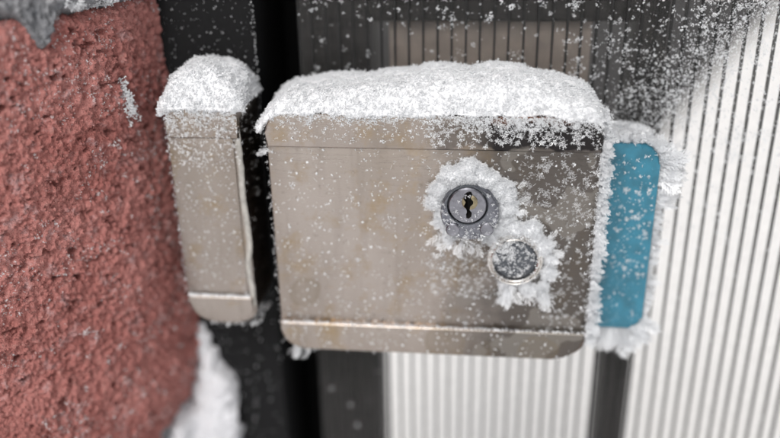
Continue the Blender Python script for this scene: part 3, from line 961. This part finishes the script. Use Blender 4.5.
cr = []
p, n_ = sample_grid(P, nn, 5200, w); cr.append(scatter_arrays(p, n_, rng.uniform(0.0003, 0.0008, len(p)), T_GRAIN, 0.5))
p, n_ = sample_grid(P, nn, 5200, w); cr.append(scatter_arrays(p, n_ + FRONT * 0.3, rng.uniform(0.0008, 0.0021, len(p)), T_URCHIN, 0.4))
# radiating crystal fringe around the mass
def fringe(blobs, centres, count, smin, smax, tmpl=T_FEATHER, out=0.9, y=-0.0012, jit=0.35):
    B = np.array(blobs); i = rng.integers(0, len(B), count)
    c = np.array(centres)
    pts = B[i, :2]
    dn = np.linalg.norm(pts[:, None, :] - c[None], axis=2); cc = c[np.argmin(dn, axis=1)]
    d = pts - cc; d /= np.linalg.norm(d, axis=1, keepdims=True) + 1e-9
    d = d + jit * rng.normal(size=d.shape); d /= np.linalg.norm(d, axis=1, keepdims=True)
    pos = pts + d * B[i, 2][:, None] * 0.75 * rng.uniform(0.6, 1.05, count)[:, None]
    Pp = np.stack([pos[:, 0], np.full(count, y) - rng.uniform(0, 0.0014, count), pos[:, 1]], -1)
    Nn = np.stack([d[:, 0] * out, -rng.uniform(0.05, 0.6, count), d[:, 1] * out], -1)
    return scatter_arrays(Pp, Nn, rng.uniform(smin, smax, count), tmpl, 0.12)
cr.append(fringe(CYL, ((CX, CZ), (BX, BZ)), 620, 0.0012, 0.0036))
_c = np.array(CYL)[rng.integers(0, len(CYL), 420)]
_a = rng.uniform(0, 2 * math.pi, 420); _r = _c[:, 2] * rng.uniform(0.9, 1.9, 420)
p = np.stack([_c[:, 0] + _r * np.cos(_a), np.full(420, -0.0005), _c[:, 1] + _r * np.sin(_a)], -1)
p = p[((p[:, 0] - CX) ** 2 + (p[:, 2] - CZ) ** 2 > 0.0125 ** 2) & ((p[:, 0] - BX) ** 2 + (p[:, 2] - BZ) ** 2 > 0.0118 ** 2)]
cr.append(scatter_arrays(p, np.tile(FRONT, (len(p), 1)), rng.uniform(0.0005, 0.0015, len(p)), T_MIX, 0.35))
# long fern-like plumes hanging below the cylinder and the button
def plumes(spec, y=-0.0012):
    VV = []
    for x, z, ang, L, n in spec:
        n = int(n * 0.8)
        a = rng.normal(ang, 0.38, n)
        Pp = np.stack([x + rng.normal(0, 0.0011, n), y - rng.uniform(0, 0.0020, n), z + rng.normal(0, 0.0011, n)], -1)
        Nn = np.stack([np.sin(a), -rng.uniform(0.05, 0.5, n), np.cos(a)], -1)
        VV.append(scatter_arrays(Pp, Nn, L * (0.35 + 0.85 * rng.uniform(0, 1, n) ** 1.4), T_FEATHER, 0.06))
        VV.append(scatter_arrays(Pp, Nn, L * rng.uniform(0.15, 0.32, n), T_URCHIN, 0.3))
    return VV
D = math.radians
cr += plumes([(0.0045, 0.0040, D(215), 0.0062, 9), (0.0085, 0.0025, D(190), 0.0078, 12), (0.0140, 0.0018, D(180), 0.0070, 10), (0.0190, 0.0010, D(175), 0.0060, 8),
              (0.0026, 0.0100, D(250), 0.0042, 10), (0.0005, 0.0185, D(268), 0.0034, 10), (0.0090, 0.0055, D(200), 0.0050, 8), (0.0215, 0.0060, D(165), 0.0050, 8),
              (0.0330, -0.0180, D(195), 0.0085, 12), (0.0315, -0.0215, D(185), 0.0075, 9), (0.0400, -0.0185, D(165), 0.0070, 10), (0.0450, -0.0190, D(160), 0.0095, 14),
              (0.0475, -0.0240, D(155), 0.0070, 10), (0.0490, -0.0110, D(120), 0.0050, 12), (0.0500, -0.0040, D(85), 0.0048, 12), (0.0480, 0.0030, D(50), 0.0050, 12),
              (0.0340, 0.0140, D(60), 0.0050, 10), (0.0350, 0.0200, D(70), 0.0050, 8), (0.0320, 0.0270, D(55), 0.0040, 8)])
# crystals sprinkled over the cylinder face and button
def disc_points(n, cx, cz, r, y, rmin=0.0):
    a = rng.uniform(0, 2 * math.pi, n); q = np.sqrt(rng.uniform((rmin / r) ** 2, 1, n)) * r
    return np.stack([cx + q * np.cos(a), np.full(n, y), cz + q * np.sin(a)], -1)
p = disc_points(230, CX, CZ - 0.002, CR - 0.001, -0.0094, 0.003); p = p[p[:, 2] < CZ - 0.002 + 0.004 * np.abs(p[:, 0] - CX) / CR]
cr.append(scatter_arrays(p, np.tile(FRONT, (len(p), 1)), 0.0004 + 0.0013 * rng.uniform(0, 1, len(p)) ** 1.8, T_MIX, 0.4))
p = disc_points(60, CX, CZ, CR, -0.0098, CR * 0.86)
cr.append(scatter_arrays(p, np.tile(FRONT, (len(p), 1)), rng.uniform(0.0004, 0.0012, len(p)), T_STAR, 0.6))
p = disc_points(34, PXc, PZc - 0.001, PR - 0.002, -0.0107, 0.0042)
cr.append(scatter_arrays(p, np.tile(FRONT, (len(p), 1)), rng.uniform(0.0004, 0.0012, len(p)), T_MIX, 0.4))
p = disc_points(190, BX - 0.001, BZ + 0.001, 0.0088, -0.0033)
cr.append(scatter_arrays(p, np.tile(FRONT, (len(p), 1)), rng.uniform(0.0004, 0.0016, len(p)), T_STAR, 0.4))
p = disc_points(190, BX, BZ, 0.0118, -0.0042, 0.0090)
cr.append(scatter_arrays(p, np.tile(FRONT, (len(p), 1)), 0.0003 + 0.0012 * rng.uniform(0, 1, len(p)) ** 2, T_MIX, 0.5))
p = disc_points(70, BX - 0.005, BZ + 0.005, 0.0055, -0.0036)
cr.append(scatter_arrays(p, np.tile(FRONT, (len(p), 1)), rng.uniform(0.0010, 0.0024, len(p)), T_STAR, 0.4))
snow_object("snow_crust", "white snow and fern-like frost around the key cylinder and round button", "snow", [(V_, F_s)], cr)

# ---- crystals sprinkled on the lock's face
def not_in(p, circles):
    k = np.ones(len(p), bool)
    for cx, cz, r in circles: k &= (p[:, 0] - cx) ** 2 + (p[:, 2] - cz) ** 2 > r * r
    return p[k]
CLEAR = ((CX, CZ, 0.0135), (BX, BZ, 0.0118))
cr = []
def uni(n, x0, x1, z0, z1, y): return np.stack([rng.uniform(x0, x1, n), np.full(n, y), rng.uniform(z0, z1, n)], -1)
p = not_in(uni(520, -0.066, 0.066, GB, GT, -0.0004), CLEAR)
cr.append(scatter_arrays(p, np.tile(FRONT, (len(p), 1)), 0.0003 + 0.0009 * rng.uniform(0, 1, len(p)) ** 2, T_GRAIN, 0.4))
p = not_in(uni(420, -0.066, 0.066, GB, GT, -0.0004), CLEAR)
cr.append(scatter_arrays(p, np.tile(FRONT, (len(p), 1)), 0.0005 + 0.0012 * rng.uniform(0, 1, len(p)) ** 2, T_MIX, 0.4))
# little clusters
for _ in range(46):
    c = np.array([rng.uniform(-0.062, 0.03), -0.0004, rng.uniform(GB, GT)])
    n = rng.integers(4, 10)
    p = not_in(c + np.stack([rng.normal(0, 0.0011, n), np.zeros(n), rng.normal(0, 0.0011, n)], -1), CLEAR)
    if len(p): cr.append(scatter_arrays(p, np.tile(FRONT, (len(p), 1)), rng.uniform(0.0004, 0.0012, len(p)), T_MIX, 0.4))
# thin needles lying on the steel
T_NEEDLE = [(np.array([(0, -0.02, 0), (0, 0.02, 0), (0.5, 0.03 * k, 0.02), (1.0, 0.1 * k, 0.06), (0.5, 0.03 * k + 0.045, 0.02)], float), np.array([(0, 2, 1), (1, 2, 4), (2, 3, 4)])) for k in (-1, 0, 1)]
p = not_in(uni(150, -0.060, 0.066, GB, GT, -0.0005), CLEAR)
cr.append(scatter_arrays(p, np.tile(FRONT, (len(p), 1)), rng.uniform(0.0010, 0.0030, len(p)), T_NEEDLE, 0.15))
# bottom and top bands
p = uni(170, -0.062, 0.060, LZ0 + 0.001, GB - 0.001, -0.0023)
cr.append(scatter_arrays(p, np.tile(FRONT, (len(p), 1)), 0.0003 + 0.0008 * rng.uniform(0, 1, len(p)) ** 2, T_GRAIN, 0.4))
# a rime line along the ledge of the lower band and below the rim
p = uni(700, -0.066, 0.066, GB - 0.0003, GB + 0.0003, -0.0012); p[:, 1] = rng.uniform(-0.0022, -0.0006, len(p))
cr.append(scatter_arrays(p, np.tile(np.array([0, -0.5, 0.8]), (len(p), 1)), rng.uniform(0.0003, 0.0009, len(p)), T_GRAIN, 0.4))
p = uni(420, -0.058, 0.058, LZ0 - 0.0004, LZ0 + 0.0002, 0.0); p[:, 1] = rng.uniform(-0.002, 0.010, len(p))
cr.append(scatter_arrays(p, np.tile(np.array([0, -0.3, -1.0]), (len(p), 1)), rng.uniform(0.0006, 0.0018, len(p)), T_STAR, 0.4))
# left edge and corner tufts
p = uni(260, -0.0678, -0.0664, -0.044, 0.048, 0); p[:, 1] = rng.uniform(-0.001, 0.010, len(p))
cr.append(scatter_arrays(p, np.tile(np.array([-1, -0.4, 0]), (len(p), 1)), rng.uniform(0.0005, 0.0016, len(p)), T_STAR, 0.4))
cr += plumes([(-0.0595, -0.0525, D(200), 0.0065, 14), (-0.0560, -0.0535, D(185), 0.0060, 10), (-0.0640, -0.0480, D(235), 0.0035, 10), (-0.0670, 0.0385, D(265), 0.0050, 12)], y=0.001)
snow_object("frost_sprinkle", "tiny frost crystals dotted over the steel face of the lock", "frost", None, cr)

# thin star frost on the right third, where the dark reflection is painted
cr = []
p = not_in(uni(120, 0.030, 0.066, 0.004, GT, -0.0005), CLEAR)
cr.append(scatter_arrays(p, np.tile(FRONT, (len(p), 1)), 0.0007 + 0.0018 * rng.uniform(0, 1, len(p)) ** 1.6, T_FLAT, 0.25))
p = not_in(uni(240, 0.000, 0.030, -0.026, -0.004, -0.0005), CLEAR)
cr.append(scatter_arrays(p, np.tile(FRONT, (len(p), 1)), rng.uniform(0.0004, 0.0014, len(p)), T_FLAT, 0.12))
p = uni(120, 0.036, 0.062, 0.012, 0.036, -0.0005)
cr.append(scatter_arrays(p, np.tile(FRONT, (len(p), 1)), rng.uniform(0.0005, 0.0014, len(p)), T_STAR, 0.3))
p = uni(120, 0.050, 0.066, -0.040, 0.004, -0.0005)
cr.append(scatter_arrays(p, np.tile(FRONT, (len(p), 1)), rng.uniform(0.0005, 0.0016, len(p)), T_FLAT, 0.12))
snow_object("frost_stars", "flat star-shaped frost crystals on the dark right third of the lock", "frost", None, cr, (M_frost_thin, M_frost_thin))

# ---- fluffy frost down the right side of the lock
def edge_fluff(x, z0, z1, ya, yb, n, smin, smax, nrm, tm=T_FEATHER, lean=0.35):
    p = np.stack([rng.normal(x, 0.0006, n), rng.uniform(ya, yb, n), rng.uniform(z0, z1, n)], -1)
    return scatter_arrays(p, np.tile(np.array(nrm, float), (n, 1)), rng.uniform(smin, smax, n), tm, lean)
cr = [edge_fluff(LX + 0.0004, -0.046, 0.050, -0.0015, 0.014, 1100, 0.0016, 0.0058, (1, -0.55, 0.05), lean=0.45),
      edge_fluff(LX + 0.0000, -0.046, 0.052, -0.0020, 0.003, 520, 0.0008, 0.0026, (0.6, -1, 0.0), T_STAR),
      edge_fluff(LX + 0.0008, 0.020, 0.056, -0.0015, 0.012, 420, 0.0012, 0.0034, (1, -0.5, 0.3), T_STAR),
      edge_fluff(LX + 0.0006, -0.046, 0.050, 0.0, 0.014, 500, 0.0012, 0.0030, (1, -0.4, 0.0), T_STAR)]
snow_object("edge_frost", "fluffy white frost feathers down the lock's right side edge", "frost", None, cr)

# ---- frost around the blue plate
cr = []
n = 2200
out = rounded_rect(0.0690, 0.0932, -0.0474, 0.0399, (0.0015, 0.005, 0.009, 0.0015), 10)
out = [q for q in out if q[0] > 0.0685]
O = np.array(out); O = np.concatenate([O[(O[:, 1] < 0) & (O[:, 0] < 0.08)], O[(O[:, 1] < 0) & (O[:, 0] >= 0.08)], O[(O[:, 1] > 0) & (O[:, 0] > 0.08)], O[(O[:, 1] > 0) & (O[:, 0] <= 0.08)]])
seg = np.linalg.norm(np.diff(O, axis=0), axis=1); sl = np.concatenate([[0], np.cumsum(seg)])
t = rng.uniform(0, sl[-1], n)
px_, pz_ = np.interp(t, sl, O[:, 0]), np.interp(t, sl, O[:, 1])
cxb, czb = 0.079, np.clip(pz_, -0.040, 0.030)
d = np.stack([px_ - cxb, pz_ - czb], -1); d /= np.linalg.norm(d, axis=1, keepdims=True) + 1e-9
pp = np.stack([px_, rng.uniform(0.0155, 0.030, n), pz_], -1)
nd = np.stack([d[:, 0], -rng.uniform(0.0, 0.7, n), d[:, 1]], -1)
k = rng.uniform(size=n) < 0.5
cr.append(scatter_arrays(pp[k], nd[k], rng.uniform(0.0018, 0.0052, k.sum()), T_FEATHER, 0.4))
cr.append(scatter_arrays(pp[~k], nd[~k], rng.uniform(0.0010, 0.0028, (~k).sum()), T_STAR, 0.5))
cr += plumes([(0.0740, -0.0460, D(195), 0.0100, 34), (0.0790, -0.0465, D(180), 0.0130, 40), (0.0840, -0.0465, D(165), 0.0140, 40), (0.0880, -0.0460, D(150), 0.0120, 30), (0.0915, -0.0440, D(130), 0.0100, 30),
              (0.0930, -0.0250, D(110), 0.0065, 16), (0.0935, -0.0050, D(95), 0.0055, 14), (0.0935, 0.0150, D(90), 0.0075, 26), (0.0930, 0.0240, D(95), 0.0105, 40), (0.0925, 0.0300, D(80), 0.0115, 44), (0.0900, 0.0360, D(55), 0.0085, 34)], y=0.019)
# snow on the plate's upper edge
n = 900
p = np.stack([rng.uniform(0.067, 0.092, n), rng.uniform(0.016, 0.037, n), np.zeros(n)], -1)
p[:, 2] = 0.0398 - np.clip((p[:, 0] - 0.0838) / 0.009, 0, 1) ** 2 * 0.0075 + rng.uniform(0, 0.0022, n)
cr.append(scatter_arrays(p, np.tile(np.array([0, -0.3, 1.0]), (n, 1)), rng.uniform(0.0010, 0.0026, n), T_STAR, 0.5))
# sprinkle on the blue face
n = 420
p = np.stack([rng.uniform(0.068, 0.0915, n), np.full(n, 0.0148), rng.uniform(-0.044, 0.036, n)], -1)
cr.append(scatter_arrays(p, np.tile(FRONT, (n, 1)), 0.0003 + 0.0014 * rng.uniform(0, 1, n) ** 3, T_MIX, 0.3))
n = 60
p = np.stack([rng.uniform(0.078, 0.0915, n), np.full(n, 0.0148), rng.uniform(-0.020, 0.020, n)], -1)
cr.append(scatter_arrays(p, np.tile(FRONT, (n, 1)), rng.uniform(0.0006, 0.0016, n), T_FLAT, 0.15))
snow_object("plate_frost", "spiky frost fringe around the blue plate, hanging in plumes below it", "frost", None, cr)

# ---- frost on the strike box
cr = []
p = uni(520, SX0 + 0.001, SX1 - 0.003, -0.030, 0.042, SY - 0.0005)
keep = rng.uniform(size=len(p)) < 0.35 + 0.65 * np.clip((p[:, 2] + 0.03) / 0.07, 0, 1)
p = p[keep]
cr.append(scatter_arrays(p, np.tile(FRONT, (len(p), 1)), 0.0004 + 0.0010 * rng.uniform(0, 1, len(p)) ** 1.7, T_STAR, 0.4))
p = uni(500, SX0 - 0.0003, SX0 + 0.0006, -0.036, 0.050, 0); p[:, 1] = rng.uniform(SY - 0.001, SY + 0.012, len(p))
cr.append(scatter_arrays(p, np.tile(np.array([-1, -0.5, 0]), (len(p), 1)), rng.uniform(0.0005, 0.0017, len(p)), T_STAR, 0.4))
p = uni(260, SX0 + 0.001, SX1 - 0.002, -0.0313, -0.0307, 0); p[:, 1] = rng.uniform(SY - 0.0017, SY - 0.0004, len(p))
cr.append(scatter_arrays(p, np.tile(np.array([0, -0.5, 0.8]), (len(p), 1)), rng.uniform(0.0004, 0.0011, len(p)), T_GRAIN, 0.4))
p = uni(330, SX0 + 0.008, SX1 + 0.001, SZ0 - 0.0004, SZ0 + 0.0006, 0); p[:, 1] = rng.uniform(SY - 0.001, SY + 0.02, len(p))
cr.append(scatter_arrays(p, np.tile(np.array([0, -0.3, -1]), (len(p), 1)), rng.uniform(0.0008, 0.0026, len(p)), T_FEATHER, 0.4))
p = uni(200, SX1 - 0.001, SX1 + 0.0005, -0.030, 0.054, 0); p[:, 1] = rng.uniform(SY, SY + 0.02, len(p))
keep = rng.uniform(size=len(p)) < np.clip((p[:, 2] + 0.01) / 0.06, 0.1, 1)
p = p[keep]
cr.append(scatter_arrays(p, np.tile(np.array([1, -0.5, 0]), (len(p), 1)), rng.uniform(0.0005, 0.0015, len(p)), T_STAR, 0.4))
snow_object("frost_sprinkle", "frost grains speckling the narrow strike box", "frost", None, cr)

# ---- frost flecks on the ribbed sheet
cr = []
n = 5200
x = rng.uniform(-0.06, 0.21, n); z = rng.uniform(-0.02, 0.13, n)
dens = np.clip(0.07 + 0.9 * np.clip((x - 0.050) / 0.02, 0, 1) + 0.8 * np.clip((z - 0.079) / 0.01, 0, 1), 0, 1)
k = rng.uniform(size=n) < dens * np.clip((0.19 - x) / 0.08, 0, 1)
p = np.stack([x[k], np.full(k.sum(), 0.0399), z[k]], -1)
cr.append(scatter_arrays(p, np.tile(FRONT, (len(p), 1)), 0.0004 + 0.0016 * rng.uniform(0, 1, len(p)) ** 2.2, T_MIX, 0.4))
n = 130
p = uni(n, -0.06, 0.22, -0.13, 0.12, 0.0399)
cr.append(scatter_arrays(p, np.tile(FRONT, (n, 1)), 0.0008 + 0.0016 * rng.uniform(0, 1, n) ** 2, T_STAR, 0.4))
# rime thickening across the sheet right of the upright
n = 6500
t = rng.uniform(0, 1, n); off = rng.normal(-0.006, 0.011, n)
p = np.stack([0.088 + 0.068 * t + off * 0.8, np.full(n, 0.0399), 0.026 + 0.086 * t - off * 0.6], -1)
cr.append(scatter_arrays(p, np.tile(FRONT, (n, 1)), 0.0003 + 0.0008 * rng.uniform(0, 1, n) ** 1.6, T_MIX, 0.4))
# denser clumps
for _ in range(150):
    c = np.array([rng.uniform(0.056, 0.15), 0.0398, rng.uniform(0.02, 0.12)]); n = rng.integers(5, 16)
    p = c + np.stack([rng.normal(0, 0.0014, n), np.zeros(n), rng.normal(0, 0.0012, n)], -1)
    cr.append(scatter_arrays(p, np.tile(FRONT, (n, 1)), rng.uniform(0.0005, 0.0014, n), T_MIX, 0.4))
for _ in range(40):
    c = np.array([rng.uniform(-0.055, 0.06), 0.0398, rng.uniform(0.058, 0.12)]); n = rng.integers(3, 9)
    p = c + np.stack([rng.normal(0, 0.0009, n), np.zeros(n), rng.normal(0, 0.0009, n)], -1)
    cr.append(scatter_arrays(p, np.tile(FRONT, (n, 1)), rng.uniform(0.0005, 0.0013, n), T_MIX, 0.4))
snow_object("sheet_frost", "white frost flecks on the ribbed sheet above the lock", "frost", None, cr)

# ---- frost specks on the black post
cr = []
p = uni(420, -0.118, -0.078, 0.04, 0.13, 0.0338)
cr.append(scatter_arrays(p, np.tile(FRONT, (len(p), 1)), 0.0002 + 0.0009 * rng.uniform(0, 1, len(p)) ** 2.5, T_STAR, 0.4))
p = uni(160, -0.0784, -0.0774, 0.03, 0.13, 0.0342)
cr.append(scatter_arrays(p, np.tile(FRONT, (len(p), 1)), rng.uniform(0.0002, 0.0006, len(p)), T_GRAIN, 0.4))
p = uni(220, -0.116, -0.078, -0.15, -0.03, 0.0338)
cr.append(scatter_arrays(p, np.tile(FRONT, (len(p), 1)), 0.0002 + 0.0006 * rng.uniform(0, 1, len(p)) ** 2, T_GRAIN, 0.4))
snow_object("post_frost", "sparse frost specks on the black gate post", "frost", None, cr)

# ---- snow drift caught between brick and post, low left
DR = [(-0.1190, -0.0690, 0.0034, 0.003), (-0.1175, -0.0760, 0.0046, 0.005), (-0.1155, -0.0840, 0.0060, 0.007), (-0.1140, -0.0940, 0.0088, 0.010), (-0.1135, -0.1050, 0.0118, 0.013),
      (-0.1150, -0.1170, 0.0150, 0.015), (-0.1190, -0.1310, 0.0160, 0.016), (-0.1270, -0.1440, 0.0180, 0.018), (-0.130, -0.128, 0.014, 0.014), (-0.129, -0.121, 0.011, 0.026), (-0.137, -0.134, 0.016, 0.036), (-0.124, -0.132, 0.014, 0.026)]
_d = np.array(DR[:8]); _t = np.linspace(0, 7, 60)
DR = [tuple(np.interp(q, np.arange(8), _d[:, c]) for c in range(4)) for q in _t] + DR[8:]
P, nn, F, ok = face_patch(DR, 0.0340, step=0.0006, seed=23)
P, nn = displace_grid(P, ((0.0022, 0.012), (0.0010, 0.004)), 71); nn = orient_up(nn, (0, -1, 0))
V_, F_s = compact(P.reshape(-1, 3), F)
p, n_ = sample_grid(P, nn, 3000, ok.astype(float))
cr = [scatter_arrays(p, n_, rng.uniform(0.0003, 0.0008, len(p)), T_GRAIN, 0.5)]
snow_object("snow_drift", "wedge of smooth snow caught between brick pillar and black post", "snow", [(V_, F_s)], cr, (M_shade_snow, M_shade_snow))

# ---- grit of the split brick face
selg = BRICK_PTS[(BRICK_PTS[:, 0] > -0.23) & (BRICK_PTS[:, 1] < 0.072) & (BRICK_PTS[:, 1] > -0.095)]
i = rng.integers(0, len(selg), 30000)
bn = np.array([0.45, -0.85, 0.2])
Vg, Fg = scatter_arrays(selg[i], np.tile(bn, (len(i), 1)), 0.0004 + 0.0011 * rng.uniform(0, 1, len(i)) ** 2.5, T_GRAIN, 0.6)
og = link_mesh("grit", np_mesh("grit", Vg - np.array(wloc(pillar)), Fg), M_brick, pillar)
og["kind"] = "stuff"
# ---- snow on the brick
sel = BRICK_PTS[(BRICK_PTS[:, 0] > -0.26) & (BRICK_PTS[:, 1] < 0.04)]
def near(x, z, r):
    d = np.sqrt((sel[:, 0] - x) ** 2 + (sel[:, 2] - z) ** 2)
    return sel[d < r]
cr = []
bn = np.array([0.45, -0.85, 0.2])
i = rng.integers(0, len(sel), 16000)
p = sel[i]
keep = fbm(p, 0.012, 3, 91) > 0.12
p = p[keep] + bn * 0.0003
cr.append(scatter_arrays(p, np.tile(bn, (len(p), 1)), 0.0003 + 0.0008 * rng.uniform(0, 1, len(p)) ** 2, T_STAR, 0.4))
for _ in range(150):
    c = sel[rng.integers(0, len(sel))]; n = rng.integers(5, 14)
    p = c + rng.normal(0, 0.0009, (n, 3)) + bn * 0.0004
    cr.append(scatter_arrays(p, np.tile(bn, (n, 1)), rng.uniform(0.0004, 0.0011, n), T_STAR, 0.4))
mj = Vm[(Vm[:, 0] > -0.136) & (Vm[:, 1] < 0.03) & (Vm[:, 2] > BZ1 - 0.001) & (Vm[:, 2] < BZ1 + 0.010)]
mj = mj[fbm(mj, 0.006, 3, 15) > -0.05]
if len(mj):
    p = mj[rng.integers(0, len(mj), 1500)] + bn * 0.0010
    cr.append(scatter_arrays(p, np.tile(bn, (len(p), 1)), rng.uniform(0.0006, 0.0016, len(p)), T_CLUMP, 0.5))
snow_object("brick_frost", "frost specks scattered over the rough red brick", "frost", None, cr)
cr = []
c = near(-0.1270, 0.0590, 0.003)
if len(c):
    for (dx, dz, n) in ((-0.0012, 0.0048, 60), (0.0, 0.0012, 90), (0.0006, -0.003, 90), (0.0016, -0.0062, 50)):
        base_p = c.mean(axis=0) + np.array([dx, 0, dz])
        p = base_p + rng.normal(0, 1, (n, 3)) * np.array([0.0011, 0.0008, 0.0018]) + bn * 0.0016
        cr.append(scatter_arrays(p, np.tile(bn, (n, 1)), rng.uniform(0.0007, 0.0016, n), T_CLUMP, 0.5))
    snow_object("snow_clump", "small elongated snow clump stuck to the brick near its right edge", "snow", None, cr)
